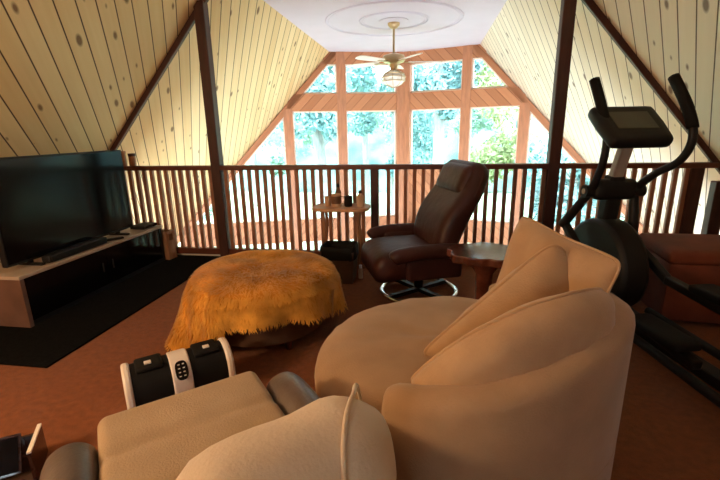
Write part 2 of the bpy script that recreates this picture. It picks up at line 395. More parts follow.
# two stubs standing on the rail behind the television
for x, h, rim, lab, rr in ((-2.675, 0.155, 'tan_wood', 'taller tan wooden tumbler on the railing next to the television', 0.034),
                       (-2.565, 0.13, 'burgundy', 'shorter tan wooden tumbler with dark red rim on the railing', 0.034)):
    t = thing('wooden_tumbler', lab, 'tumbler', (x, 0, 0.9798))
    MB().lathe([(rr * .9, 0), (rr, .01), (rr, h - .03), (rr * .86, h - .03)], n=20).build('body', 'tan_wood', t, smooth=True)
    MB().lathe([(rr * .9, h - .032), (rr * 1.08, h - .026), (rr * 1.08, h), (rr * .8, h), (rr * .75, h - .02)], n=20).build('rim', rim, t, smooth=True)

# ------------------------------------------------------------------ ceiling medallion and fan
FY = 2.284
med = MB()
for r0, rr in ((0.93, 0.013), (0.89, 0.007), (0.47, 0.012), (0.43, 0.007)):
    med.tube([(r0 * math.cos(a * PI / 36), FY + r0 * math.sin(a * PI / 36), ZC) for a in range(72)], rr, 8, closed=True)
med.lathe([(0.20, -0.001), (0.20, -0.012), (0.12, -0.03), (0.0001, -0.03)], (0, FY, ZC), 40)
mo = med.build('ceiling_medallion', MT['ceiling'], None, smooth=True)
tag(mo, 'round white plaster ring moulding on the ceiling above the fan', 'ceiling medallion')
fan = thing('ceiling_fan', 'white bladed ceiling fan with brass motor and globe light hanging before the windows', 'ceiling fan', (0, FY, ZC - 0.03))
MB().lathe([(0.0005, 0), (0.085, 0), (0.08, -0.03), (0.04, -0.07), (0.02, -0.075)], n=28).build('canopy', 'brass', fan, smooth=True)
MB().tube([(0, 0, -0.05), (0, 0, -0.40)], 0.016, 12).build('downrod', 'brass', fan, smooth=True)
MB().lathe([(0.02, -0.385), (0.06, -0.39), (0.145, -0.415), (0.16, -0.44), (0.16, -0.485), (0.12, -0.51), (0.06, -0.525), (0.05, -0.60), (0.075, -0.61), (0.03, -0.615)], n=36).build('motor_housing', 'brass', fan, smooth=True)
for k in range(5):
    a = R(15 + 72 * k); rot = Matrix.Rotation(a, 3, 'Z') @ Matrix.Rotation(R(11), 3, 'X')
    poly = []
    for (u, v) in [(.22, -.05), (.30, -.062), (.62, -.072), (.68, -.05), (.695, 0), (.68, .05), (.62, .072), (.30, .062), (.22, .05)]: poly.append(rot @ Vector((u, v, 0)) + Vector((0, 0, -0.50)))
    b = MB().prism(poly, rot @ Vector((0, 0, 0.008))).build('blade', 'blade', fan)
    br = MB().bar(rot @ Vector((.11, 0, 0)) + Vector((0, 0, -0.505)), rot @ Vector((.30, 0, 0)) + Vector((0, 0, -0.505)), 0.045, 0.008)
    br.build('blade_bracket', 'brass', b)
gl = MB().lathe([(0.05, -0.60), (0.14, -0.655), (0.165, -0.70), (0.155, -0.75), (0.11, -0.80), (0.05, -0.825), (0.0005, -0.83)], n=32).build('light_globe', 'globe', fan, smooth=True)
cg = MB()
for z, r in ((-0.655, 0.147), (-0.70, 0.17), (-0.752, 0.16)):
    cg.tube([(r * math.cos(a * PI / 16), r * math.sin(a * PI / 16), z) for a in range(32)], 0.006, 6, closed=True)
for k in range(8):
    a = k * PI / 4; cg.tube([(r * math.cos(a), r * math.sin(a), z) for r, z in ((.06, -.60), (.147, -.655), (.172, -.70), (.162, -.752), (.115, -.805), (.01, -.838))], 0.004, 6)
cg.build('guard', 'brass', gl, smooth=True)

# ------------------------------------------------------------------ television corner
rug = MB().box((-2.18, -1.10, 0.007), (1.06, 2.19, 0.014)).build('rug', 'black_rug', None, bevel=0.004)
tag(rug, 'black rectangular rug on the carpet in front of the television stand', 'rug')
tvs = thing('television_stand', 'low black television stand with pale top and brown end panel', 'television stand', (-2.42, -0.99, 0.014))
def WL(p, o): return Vector(p) - Vector(o)
L0 = Vector((-2.42, -0.99, 0.014))
MB().box((0, 0.0, 0.365), (0.46, 1.58, 0.026)).build('top', 'console_top', tvs, bevel=0.003)
for y, m_ in ((-0.765, 'end_panel'), (0.765, 'black')):
    MB().box((0, y, 0.176), (0.44, 0.03, 0.352)).build('side_panel', m_, tvs)
MB().box((-0.20, 0, 0.176), (0.02, 1.50, 0.352)).build('back_panel', 'black', tvs)
MB().box((0, 0, 0.02), (0.42, 1.50, 0.04)).build('plinth', 'black', tvs)
for y in (-0.375, 0.375):
    d = MB().box((0.21, y, 0.195), (0.018, 0.745, 0.31)).build('door', 'screen', tvs, bevel=0.003)
    MB().tube([(0.225, y * 0.15, 0.16), (0.225, y * 0.15, 0.24)], 0.006, 8).build('handle', 'black', d, smooth=True)
tv = thing('television', 'large flat black television on the low stand against the pine slope', 'television', (-2.355, -1.08, 0.3925))
MB().rbox((0, 0, 0.405), (0.05, 1.28, 0.74), 0.008, 6).build('housing', 'black', tv, smooth=True)
MB().box((0.0265, 0, 0.408), (0.004, 1.255, 0.705)).build('screen', 'screen', tv)
for y in (-0.45, 0.45):
    MB().box((0.01, y, 0.008), (0.20, 0.035, 0.016)).bar((0, y, 0.01), (0, y, 0.06), 0.03, 0.03).build('foot', 'black', tv, bevel=0.003)
sb = thing('soundbar', 'long black soundbar lying on the stand under the television', 'soundbar', (-2.262, -1.205, 0.3925))
MB().rbox((0, 0, 0.03), (0.075, 0.58, 0.058), 0.012, 6).build('body', 'black', sb, smooth=True)
MB().box((0.0385, 0, 0.03), (0.003, 0.54, 0.042)).build('grille', 'black_matte', sb)
dv = thing('media_player', 'flat black media player box at the railing end of the television stand', 'media player', (-2.30, -0.33, 0.3925))
MB().rbox((0, 0, 0.022), (0.16, 0.20, 0.032), 0.006, 5).build('case', 'black', dv, smooth=True)
MB().box((0.081, 0, 0.022), (0.002, 0.18, 0.02)).build('front_panel', 'screen', dv)
for y in (-.07, .07): MB().box((0, y, 0.003), (0.12, 0.02, 0.006)).build('foot', 'black', dv)
rc = thing('remote_control', 'small black remote control on the pale top of the television stand', 'remote control', (-2.25, -0.80, 0.3925), R(-40))
MB().rbox((0, 0, 0.009), (0.04, 0.14, 0.018), 0.006, 5).build('body', 'black', rc, smooth=True)
kp = MB()
for i in range(3):
    for j in range(5): kp.box((-0.011 + i * .011, -0.045 + j * .02, 0.0185), (0.006, 0.008, 0.003))
kp.build('keypad', 'grey_leather', rc)
# small crate with a hand hole beside the stand
ct = thing('crate', 'small brown wooden crate with a hand hole beside the television stand', 'crate', (-2.225, -0.122, 0.0145), R(-6))
cm = MB()
for y in (-.075, .075): cm.box((0, y, .15), (.15, .012, .30))
for x in (-.075, .075): cm.box((x, 0, .10), (.012, .15, .20)); cm.box((x, 0, .285), (.012, .15, .03)); cm.box((x, -.055, .235), (.012, .04, .07)); cm.box((x, .055, .235), (.012, .04, .07))
cm.build('sides', 'tan_wood', ct)
MB().box((0, 0, .012), (.14, .14, .012)).build('base', 'tan_wood', ct); ct.scale = (.85, .80, 1)

# ------------------------------------------------------------------ round ottoman under a fur throw
OC = Vector((-0.555, -1.56, 0))
ot = thing('round_ottoman', 'round ottoman with shade in its dark colour, hidden under the orange fur throw', 'ottoman', OC)
MB().lathe([(0.36, 0.07), (0.395, 0.08), (0.40, 0.36), (0.38, 0.40), (0.32, 0.415), (0.0005, 0.42)], n=48).build('drum', 'shade_fabric', ot, smooth=True)
for k in range(4):
    a = PI / 4 + k * PI / 2
    MB().lathe([(0.022, 0), (0.03, 0.08)], (0.33 * math.cos(a), 0.33 * math.sin(a), 0), 14).build('foot', 'dark_wood', ot, smooth=True)
def hem(th):
    d = math.degrees(th) % 360
    K = [(0, .17), (40, .12), (90, .10), (150, .06), (185, .03), (205, .012), (225, .02), (240, .08), (255, .17), (272, .255), (300, .265), (330, .22), (360, .17)]
    for (a, x), (b, y) in zip(K, K[1:]):
        if a <= d <= b: z = x + (y - x) * (d - a) / (b - a); break
    return max(0.012, z + 0.022 * noise.noise(Vector((math.cos(th) * 4, math.sin(th) * 4, 3))))
def flare(th):
    d = math.degrees(th) % 360
    return 0.015 + 0.14 * math.exp(-((d - 203) / 24) ** 2) + 0.02 * math.sin(9 * th) + 0.02 * noise.noise(Vector((math.cos(th) * 3, math.sin(th) * 3, 8)))
def throw_pt(th, t):
    """t 0..1 centre to edge of the top, 1..2 from the edge down to the hem"""
    r1 = 0.445 + 0.012 * math.sin(3 * th + 1)
    if t <= 1:
        r = r1 * t; z = 0.46 - 0.045 * t ** 6
    else:
        s = t - 1; zh = hem(th); r = r1 + 0.03 * min(1, s * 4) + flare(th) * s ** 1.5; z = 0.415 - (0.415 - zh) * s
        r += 0.014 * math.sin(14 * th + 2 * math.sin(3 * th)) * s
    n_ = noise.noise(Vector((r * math.cos(th) * 6, r * math.sin(th) * 6, z * 5)))
    return Vector((r * math.cos(th), r * math.sin(th), z + 0.012 * n_))
NT = 96; rows = []
for i in range(NT):
    th = 2 * PI * i / NT; rows.append([throw_pt(th, max(0.004, 2 * j / 40)) for j in range(41)])
fur = thing('fur_throw', 'shaggy orange fur throw draped over the round ottoman', 'throw', OC)
fo = MB().grid(rows, closeu=True).build('hide', 'fur_base', fur, smooth='all')
md = fo.modifiers.new('thick', 'SOLIDIFY'); md.thickness = 0.008; md.offset = 1
tuft = MB()
for _ in range(17000):
    th = random.uniform(0, 2 * PI); u = random.random()
    t = math.sqrt(u * 1.0) if random.random() < 0.42 else 1 + random.random()
    t = min(t, 1.985)
    p = throw_pt(th, t); q = throw_pt(th, min(2, t + 0.02)); p2 = throw_pt(th + 0.02, t)
    tan = (q - p).normalized() if (q - p).length > 1e-6 else Vector((0, 0, -1)); side = (p2 - p)
    if side.length < 1e-6: continue
    side.normalize(); nrm = side.cross(tan)
    if nrm.dot(Vector((math.cos(th), math.sin(th), 0.6))) < 0: nrm = -nrm
    ln = random.uniform(0.02, 0.042) * (1.0 if t < 1 else 1.25); wd = random.uniform(0.002, 0.0042)
    if t < 1:
        an = 2.2 * noise.noise(p * 4.0) + random.uniform(-.5, .5); dr = (tan * math.cos(an) + side * math.sin(an))
    else: dr = (tan + side * random.uniform(-.35, .35) + 0.8 * side * noise.noise(p * 9))
    dr.normalize()
    b = p + nrm * 0.009; m1 = b + dr * ln * .55 + nrm * (0.008 if t < 1 else 0.010); e = b + dr * ln + nrm * 0.006
    if e.z < 0.006: e.z = 0.006
    if m1.z < 0.008: m1.z = 0.008
    tuft.add([b - side * wd, b + side * wd, m1 + side * wd * .8, m1 - side * wd * .8, e], [(0, 1, 2, 3), (3, 2, 4)])
ft = tuft.build('fur', 'fur', fur, smooth='all'); ft['kind'] = 'stuff'

# ------------------------------------------------------------------ foot massager
ms = thing('foot_massager', 'white and black foot and calf massager on the carpet before the beige chair', 'massager', (-0.715, -2.325, 0.0), R(41.3))
# local: X along its length, Y away from the beige chair, profile rises to a rounded top
def prof(grow=0.0):
    P = [(-0.15, 0.0)]
    for k in range(13):
        a = PI * k / 12; P.append((-0.15 * math.cos(a) * (1 + grow * 6), 0.10 + (0.17 + grow) * math.sin(a) ** 0.8))
    P.append((0.15, 0.0)); return P
def ext(x0, x1, grow, name, m_, par, bev=0.006):
    pr = prof(grow); return MB().prism([(x0, y, z) for y, z in pr], (x1 - x0, 0, 0)).build(name, m_, par, smooth=True, bevel=bev)
body = ext(-0.25, 0.25, 0, 'body', 'black_matte', ms)
for x0, x1 in ((-0.285, -0.245), (0.245, 0.285)): ext(x0, x1, 0.012, 'end_cap', 'white', ms, 0.012)
band = ext(-0.052, 0.052, 0.008, 'control_band', 'white', ms, 0.008)
def on_arc(a, h):     # point on the massager's curved front and top, angle a in degrees from the front (-Y) side
    a = R(a); return Vector((0, -(0.15 + h) * math.cos(a) * 1.05, 0.10 + (0.178 + h) * math.sin(a) ** 0.8))
pp = on_arc(38, 0.006); pt = on_arc(30, 0.006); pu = on_arc(46, 0.006); up = (pu - pt).normalized(); nn = Vector((1, 0, 0)).cross(up)
oval = []
for k in range(24):
    a = 2 * PI * k / 24; c, s_ = math.cos(a), math.sin(a)
    oval.append(pp + Vector((1, 0, 0)) * 0.033 * math.copysign(abs(c) ** .7, c) + up * 0.055 * math.copysign(abs(s_) ** .7, s_))
ms.scale = (0.87, 0.80, 0.88)
pn = MB().prism(oval, nn * 0.005).build('control_panel', 'screen', band, bevel=0.001)
ic = MB()
for i in range(2):
    for j in range(4): ic.box(pp + nn * 0.006 + Vector((1, 0, 0)) * (-0.012 + .024 * i) + up * (-0.033 + .022 * j), (0.011, 0.006, 0.006), Matrix((Vector((1, 0, 0)), up, nn)).transposed())
ic.build('icon', 'icon', pn) if False else ic.build('button_print', 'icon', band)
for x in (-0.155, 0.155):
    p0 = on_arc(80, 0.004)
    MB().box(p0 + Vector((x, 0, 0)), (0.035, 0.035, 0.01)).build('tab', 'white', ms, bevel=0.002)
for x in (-0.15, 0.15):
    MB().rbox((x, -0.005, 0.262), (0.14, 0.16, 0.03), 0.014, 6).build('foot_sleeve', 'black_matte', ms, smooth=True)

# ------------------------------------------------------------------ cushion helper
def pillow(w, h, t, seed=0, n=22, wr=0.011, pinch=0.10, bend=None):
    """flat pillow in its own XZ plane, thickness along Y; returns two-sided mesh and the seam loop"""
    mb = MB(); seam = []
    def outline(u, v):
        k = 1 - pinch * (1 - (abs(u) ** 2)) * abs(v) ** 3 * 1.0
        k2 = 1 - pinch * (1 - (abs(v) ** 2)) * abs(u) ** 3 * 1.0
        cr = 0.11 * (abs(u) * abs(v)) ** 5
        return u * w / 2 * k2 * (1 - cr), v * h / 2 * k * (1 - cr)
    def P(u, v, s):
        x, z = outline(u, v)
        f = max(0, (1 - abs(u) ** 2.4)) ** 0.55 * max(0, (1 - abs(v) ** 2.4)) ** 0.55
        y = s * t / 2 * f
        y += wr * f ** .5 * s * noise.noise(Vector((x * 14 + seed, z * 5 + s * 9, seed))) * 1.6
        p = Vector((x, y, z)); return Vector(bend(p)) if bend else p
    c = lambda i: math.sin((2 * i / n - 1) * PI / 2)
    for s in (-1, 1):
        mb.grid([[P(c(i), c(j), s) for j in range(n + 1)] for i in range(n + 1)])
    ring = [P(c(i), -1, 0) for i in range(n)] + [P(1, c(i), 0) for i in range(n)] + [P(c(n - i), 1, 0) for i in range(n)] + [P(-1, c(n - i), 0) for i in range(n)]
    return mb, ring
def put_pillow(name, label, loc, axes, w, h, t, m_, seed, cat='cushion', group=None, bend=None, pip=0.006, **k):
    """axes: (x direction along the width, z direction along the height)"""
    ex = Vector(axes[0]).normalized(); ez = Vector(axes[1]); ez = (ez - ex * ez.dot(ex)).normalized(); ey = ez.cross(ex)
    mb, ring = pillow(w, h, t, seed, bend=bend, **k)
    o = thing(name, label, cat, loc, group=group)
    rot = Matrix((ex, ey, ez)).transposed()
    mb.v = [rot @ p for p in mb.v]; ring = [rot @ p for p in ring]
    b = mb.build('cover', m_, o, smooth='all')
    MB().tube(ring, pip, 8, closed=True).build('piping', m_, b, smooth='all')
    return o

# ------------------------------------------------------------------ round cuddle chair
LC = Vector((0.65, -2.44, 0))
lv = thing('round_armchair', 'big round tan armchair with a curved barrel back and three loose cushions', 'armchair', LC)
def seat_z(r, th):
    return 0
sp_ = []
for i in range(72):
    th = 2 * PI * i / 72; row = []
    for (r, z) in [(0.002, .468), (.08, .468), (.16, .468), (.24, .467), (.32, .464), (.40, .459), (.47, .452), (.53, .438), (.57, .415), (.592, .385), (.60, .35), (.598, .315), (.585, .285), (.56, .265), (.45, .255), (.002, .255)]:
        dg = abs((math.degrees(th) - 155 + 180) % 360 - 180); kk = min(1, max(0, (dg - 78) / 14)); r = r * (1 - kk * 0.25)
        x, y = r * math.cos(th), r * math.sin(th)
        wz = (0.012 * noise.noise(Vector((x * 5, y * 16, 1.0))) + 0.007 * math.sin(46 * math.hypot(x + .05, y - .02)) * math.exp(-((x + .05) ** 2 + y * y) / .03) * max(0, noise.noise(Vector((x * 7, y * 7, 5.0))) + .4)) * (1 if z > .4 else 0.2) + 0.012 * noise.noise(Vector((x * 3, y * 3, 4.0))) * (1 if z > .4 else 0)
        row.append((x, y, z + wz))
    sp_.append(row)
MB().grid(sp_, closeu=True).build('seat_cushion', 'tan', lv, smooth='all')
MB().lathe([(0.50, 0.03), (0.565, 0.03), (0.575, 0.06), (0.575, 0.245), (0.55, 0.26), (0.3, 0.26)], n=64).build('base', 'tan', lv, smooth=True)
A0, A1 = R(240), R(240 + 190)
def rim(f):            # f 0..1 round the shell: arms low, back high
    K = [(0, .535), (.05, .555), (.147, .595), (.26, .645), (.365, .70), (.5, .74), (.635, .70), (.74, .645), (.853, .595), (.95, .555), (1, .535)]
    for (a, x), (b, y) in zip(K, K[1:]):
        if a <= f <= b:
            t = (f - a) / (b - a); t = t * t * (3 - 2 * t) * .5 + t * .5; return x + (y - x) * t
RO, TH = 0.575, 0.12
def shell_section(f, shrink=0.0):
    th = A0 + (A1 - A0) * f; top = rim(f) - shrink * 0.5; ro = RO - shrink; ri = RO - TH + shrink; out = []
    pts = [(ri, .10), (ri, .25), (ri, top * .5 + .12), (ri, top - .07)]
    for k in range(9):
        a = PI - PI * k / 8; pts.append(((ro + ri) / 2 + (ro - ri) / 2 * math.cos(a), top - 0.06 + 0.06 * math.sin(a)))
    pts += [(ro, top * .5 + .12), (ro, .3), (ro - .004, .12), (ro - .012, 0.03), (ri + .02, 0.03)]
    for r, z in pts: out.append((r * math.cos(th), r * math.sin(th), z))
    return out
fs_ = [0, 0.0] + [i / 60 for i in range(1, 60)] + [1.0, 1.0]
secs = []
for i, f in enumerate(fs_):
    pass
secs = [shell_section(0.0, 0.055)]
for sh, df in ((0.03, 0.0), (0.012, 0.006), (0.0, 0.018)): secs.append(shell_section(df, sh))
secs += [shell_section(0.02 + 0.96 * i / 60) for i in range(1, 60)]
for sh, df in ((0.0, 0.018), (0.012, 0.006), (0.03, 0.0)): secs.append(shell_section(1 - df, sh))
secs.append(shell_section(1.0, 0.055))
shm = MB().grid(secs, closev=True)
nv = len(secs[0]); shm.f += [tuple(range(nv)), tuple((len(secs) - 1) * nv + k for k in range(nv))]
shm.build('barrel_back', 'tan', lv, smooth='all')

# front cushion: long bolster-like cushion bent along the inside of the shell, nearest the viewer
def bend_front(p):
    q = p.x / 0.36; r = 0.405 - p.y + 0.05 * max(0, q)
    th = R(291) + p.x / 0.43
    zz = p.z * (1 - (0.72 if q > 0 else 0.92) * min(1, abs(q)) ** 2.0)
    r += 0.16 * (zz + .05)
    return (r * math.cos(th), r * math.sin(th), zz + 0.105 * q)
put_pillow('cushion', 'long tan cushion leaning inside the near side of the round armchair', (0.65, -2.44, 0.60), ((1, 0, 0), (0, 0, 1)), 0.72, 0.43, 0.20, 'tan_pillow', 3, group='cushions on the round armchair', bend=bend_front, pinch=0.02)
def bend_mid(p):
    t = p.x / 0.66 + .5; he = 0.10 + 0.27 * min(1, max(0, t) * 1.2)
    return (p.x, p.y * (0.55 + 0.45 * min(1, t * 1.6)), 0.15 - (0.15 - p.z) / 0.30 * he)
put_pillow('cushion', 'tan cushion leaning at a slant between the two other armchair cushions', (0.823, -2.498, 0.585), ((0.45, 0.13, 0.40), (-0.62, -0.18, 0.76)), 0.66, 0.30, 0.21, 'tan_pillow', 11, group='cushions on the round armchair', bend=bend_mid, pinch=0.04)
put_pillow('cushion', 'square tan cushion standing highest against the back of the round armchair', (0.99, -2.35, 0.70), ((-0.25, 0.42, 0.075), (0.15, 0.10, 1.0)), 0.52, 0.42, 0.19, 'tan_pillow', 23, group='cushions on the round armchair')

# ------------------------------------------------------------------ beige recliner in the foreground
bc = thing('recliner', 'beige fabric recliner with grey leather arms and a fat cream headrest in front', 'recliner', (-0.08, -3.165, 0), R(41.3))
def seatfn(w):
    z = w.z
    for ys in (-0.10, 0.09): z -= (0.013 * math.exp(-((w.y - ys) / 0.014) ** 2)) if w.z > 0 else 0
    return (w.x, w.y, z)
MB().rbox((0, 0.0, 0.415), (0.48, 0.58, 0.17), 0.03, 40, fn=seatfn).build('seat', 'seat_fabric', bc, smooth='all')
MB().rbox((0, -0.02, 0.20), (0.52, 0.50, 0.28), 0.03, 8).build('base', 'grey_leather', bc, smooth=True)
MB().box((0, -0.02, 0.03), (0.44, 0.42, 0.06)).build('plinth', 'black', bc)
for sx in (-1, 1):
    def armfn(w, sx=sx):
        return (w.x, w.y, w.z - 0.9 * max(0, w.y - 0.12) ** 2 * (1 if w.z > 0 else 0))
    MB().rbox((sx * 0.305, -0.06, 0.29), (0.13, 0.60, 0.46), 0.068, 14, fn=armfn).build('armrest', 'grey_leather', bc, smooth='all')
def backfn(w):
    y = w.y - 0.30 * (w.z + 0.2) ** 2
    return (w.x * (1 - 0.10 * max(0, w.z) / .2), y, w.z + 0.006 * noise.noise(Vector((w.x * 9, w.y * 9, w.z * 6))))
MB().rbox((0, -0.47, 0.43), (0.52, 0.13, 0.44), 0.06, 14).build('backrest', 'seat_fabric', bc, smooth='all')
def pilfn(w):
    dip = -0.06 / (1 + math.exp((w.x + 0.11) / 0.03))
    sag = 0.02 * math.exp(-((w.x + 0.12) / 0.03) ** 2)
    x = w.x * (1 - 1.6 * max(0, -w.y)) if w.x > 0 else w.x
    return (x, w.y, w.z + (dip - sag) * (1 if w.z > 0 else .4) + 0.007 * noise.noise(Vector((w.x * 12, w.y * 8, w.z * 5))))
rh = Matrix.Rotation(R(-14), 3, 'X')
hr = MB().rbox((0.0, -0.475, 0.70), (0.56, 0.24, 0.25), 0.11, 22, fn=pilfn, rot=rh).build('headrest', 'cream_pillow', bc, smooth='all')
sm = []
for k in range(48):
    a = 2 * PI * k / 48; c, s_ = math.cos(a), math.sin(a)
    y0, z0 = math.copysign(.012, c) + .112 * c, math.copysign(.016, s_) + .112 * s_
    sm.append(Vector((0.0, -0.475, 0.70)) + rh @ Vector(pilfn(Vector((0.215 + 0.62 * y0, y0, z0)))))
MB().tube(sm, 0.0045, 8, closed=True).build('piping', 'cream_pillow', hr, smooth='all')

# ------------------------------------------------------------------ burgundy leather recliner by the railing
br_ = thing('leather_recliner', 'burgundy leather swivel recliner by the railing beside the small tan table', 'recliner', (0.45, -0.80, 0), R(110.6))
def lseat(w): return (w.x, w.y, w.z - 0.25 * max(0, w.y - .12) ** 2 * 3 + 0.015 * (1 - (w.x / .3) ** 2) * (1 if w.z > 0 else 0))
MB().rbox((0, 0.10, 0.325), (0.60, 0.66, 0.22), 0.09, 14, fn=lseat).build('seat', 'burgundy', br_, smooth='all')
rotb = Matrix.Rotation(R(24), 3, 'X')
def lback(w):
    y = w.y + 0.03 * math.sin((w.z + .3) * 9) * (1 if w.y > 0 else .3)
    return (w.x * (1 - 0.10 * max(0, w.z - 0.15) / .15), y, w.z)
bk = MB().rbox((0, -0.235, 0.715), (0.64, 0.17, 0.74), 0.08, 18, rot=rotb, fn=lback).build('backrest', 'burgundy', br_, smooth='all')
MB().rbox(Vector((0, -0.235, 0.715)) + rotb @ Vector((0, 0.024, 0.215)), (0.50, 0.14, 0.24), 0.065, 12, rot=rotb).build('headrest', 'burgundy', bk, smooth='all')
for sx in (-1, 1):
    ap = smoothpath([(sx * 0.345, -0.20, 0.44), (sx * 0.355, -0.06, 0.455), (sx * 0.36, 0.12, 0.455), (sx * 0.355, 0.27, 0.44), (sx * 0.345, 0.32, 0.41)], 6)
    am = MB(); am.tube(ap, [0.055] * (len(ap) - 3) + [0.05, 0.04, 0.02], 16)
    ao = am.build('armrest', 'burgundy', br_, smooth='all')
    MB().rbox((sx * 0.325, 0.0, 0.35), (0.06, 0.42, 0.22), 0.024, 8).build('arm_panel', 'burgundy', ao, smooth='all')
MB().tube([(0, 0, 0.06), (0, 0, 0.24)], 0.035, 16).build('pedestal', 'black', br_, smooth=True)
MB().tube([(0.30 * math.cos(a * PI / 24), 0.30 * math.sin(a * PI / 24), 0.03) for a in range(48)], 0.018, 10, closed=True).build('base_ring', 'chrome', br_, smooth='all')
sp = MB()
for k in range(2):
    a = k * PI / 2 + .4; sp.bar((-.29 * math.cos(a), -.29 * math.sin(a), .04), (.29 * math.cos(a), .29 * math.sin(a), .04), 0.04, 0.03)
sp.build('base_spokes', 'black', br_)

# ------------------------------------------------------------------ small tan table with cups, bin
st = thing('side_table', 'small tan wooden side table standing against the railing', 'side table', (-0.275, -0.30, 0), 0)
tp = []
for k in range(36):
    a = 2 * PI * k / 36; c, s_ = math.cos(a), math.sin(a)
    tp.append((0.265 * math.copysign(abs(c) ** .55, c), 0.17 * math.copysign(abs(s_) ** .55, s_), 0.60))
MB().prism(tp, (0, 0, 0.028)).build('top', 'table_wood', st, bevel=0.006)
for sx in (-1, 1):
    MB().tube(smoothpath([(sx * .17, -.06, .60), (sx * .155, -.05, .45), (sx * .175, -.06, .25), (sx * .16, -.06, .10), (sx * .19, -.07, 0)], 6), 0.014, 10).build('leg', 'tan_wood', st, smooth='all')
    MB().tube(smoothpath([(sx * .17, .07, .60), (sx * .155, .06, .45), (sx * .175, .07, .25), (sx * .16, .07, .10), (sx * .19, .08, 0)], 6), 0.014, 10).build('leg', 'tan_wood', st, smooth='all')
TZ = 0.6285; tx, ty = -0.275, -0.30
def mug(name, label, x, y, r, h, m_, cat, handle=True, band=None):
    t = thing(name, label, cat, (x, y, TZ))
    b = MB().lathe([(r * .85, 0), (r, .012), (r, h), (r * .86, h), (r * .82, .02), (0.0005, .018)], n=24).build('body', m_, t, smooth=True)
    if handle: MB().tube(smoothpath([(r * .95, 0, h * .8), (r * 1.6, 0, h * .72), (r * 1.65, 0, h * .35), (r * .95, 0, h * .2)], 6), 0.007, 8).build('handle', m_, t, smooth='all')
    if band: MB().lathe([(r * 1.01, h * .25), (r * 1.012, h * .3), (r * 1.012, h * .8), (r * 1.01, h * .85)], n=24, cap=False).build('printed_band', band, b, smooth=True)
    return t
mug('tumbler', 'small tan tumbler at the far end of the tan side table', -0.40, -0.31, 0.027, 0.09, 'ceramic', 'tumbler', False)
mug('mug', 'large pale mug with a brown printed band on the tan side table', -0.315, -0.33, 0.046, 0.115, 'ceramic', 'mug', True, 'brown_print')
mug('candle_jar', 'square looking black candle jar on the tan side table', -0.205, -0.32, 0.038, 0.095, 'black', 'candle', False)
def bottle(label, x, y, r, h, m_, cap):
    t = thing('bottle', label, 'bottle', (x, y, TZ))
    MB().lathe([(r * .9, 0), (r, .01), (r, h * .62), (r * .45, h * .74), (r * .38, h * .84), (0.0005, h * .84)], n=22).build('body', m_, t, smooth=True)
    MB().lathe([(r * .46, h * .82), (r * .46, h * .93), (r * .2, h), (0.0005, h)], n=18).build('cap', cap, t, smooth=True)
bottle('dark bottle with black cap standing behind the brown printed mug', -0.315, -0.235, 0.028, 0.20, 'brown_print', 'black')
bottle('cream bottle with pointed black cap at the right end of the tan side table', -0.095, -0.32, 0.036, 0.15, 'ceramic', 'black')
bn = thing('waste_bin', 'dark brown square waste bin with a black liner by the railing', 'waste bin', (-0.255, -0.545, 0))
bb = MB()
bb.prism([(-.13, -.11, 0), (.13, -.11, 0), (.13, .11, 0), (-.13, .11, 0)], (0, 0, .012))
for (ax, ay, bx, by) in ((-1, -1, 1, -1), (1, -1, 1, 1), (1, 1, -1, 1), (-1, 1, -1, -1)):
    bb.add([(ax * .13, ay * .11, 0), (bx * .13, by * .11, 0), (bx * .15, by * .13, .29), (ax * .15, ay * .13, .29)], [(0, 1, 2, 3)])
    bb.add([(ax * .122, ay * .102, .01), (bx * .122, by * .102, .01), (bx * .142, by * .122, .29), (ax * .142, ay * .122, .29)], [(3, 2, 1, 0)])
    bb.add([(ax * .15, ay * .13, .29), (bx * .15, by * .13, .29), (bx * .142, by * .122, .29), (ax * .142, ay * .122, .29)], [(0, 1, 2, 3)])
bb.build('body', 'brown_bin', bn)
ln_rows = []
for k in range(48):
    a = 2 * PI * k / 48; c, s_ = math.cos(a), math.sin(a); cx, cy = math.copysign(abs(c) ** .3, c), math.copysign(abs(s_) ** .3, s_)
    row = []
    for (f, z) in ((1.10, .22), (1.09, .29), (1.05, .325), (.95, .33), (.9, .25), (.88, .12), (.02, .10)):
        w_ = 0.012 * noise.noise(Vector((c * 5, s_ * 5, z * 9)))
        row.append((cx * .145 * f + w_, cy * .125 * f + w_, z + w_))
    ln_rows.append(row)
MB().grid(ln_rows, closeu=True).build('liner', 'black_matte', bn, smooth='all')
wb = thing('small_bottle', 'tiny pale bottle standing on the carpet between waste bin and leather recliner', 'bottle', (-0.075, -0.50, 0))
MB().lathe([(.018, 0), (.02, .01), (.02, .085), (.010, .10), (0.0005, .10)], n=18).build('body', 'ceramic', wb, smooth=True)
MB().lathe([(.014, .099), (.014, .128), (0.0005, .13)], n=16).build('cap', 'white', wb, smooth=True)

# ------------------------------------------------------------------ burl wood table
bt = thing('wooden_table', 'dark burl wood side table with wavy edge between the leather recliner and round armchair', 'side table', (0.875, -1.40, 0))
tp = []
for k in range(72):
    a = 2 * PI * k / 72; r = 0.235 + 0.012 * math.sin(5 * a + 1) + 0.009 * math.sin(9 * a) + 0.005 * math.sin(17 * a)
    tp.append((r * math.cos(a), r * 0.86 * math.sin(a), 0.50))
MB().prism(tp, (0, 0, 0.05)).build('top', 'burl', bt, bevel=0.008)
MB().lathe([(.13, 0), (.14, .02), (.06, .06), (.045, .2), (.055, .40), (.12, .50), (0.0005, .50)], n=24).build('pedestal', 'burl', bt, smooth=True)

# ------------------------------------------------------------------ elliptical trainer
et = thing('elliptical_trainer', 'black elliptical trainer with curved handlebars and tilted console at the railing', 'exercise machine', (1.73, -1.05, 0), R(12))
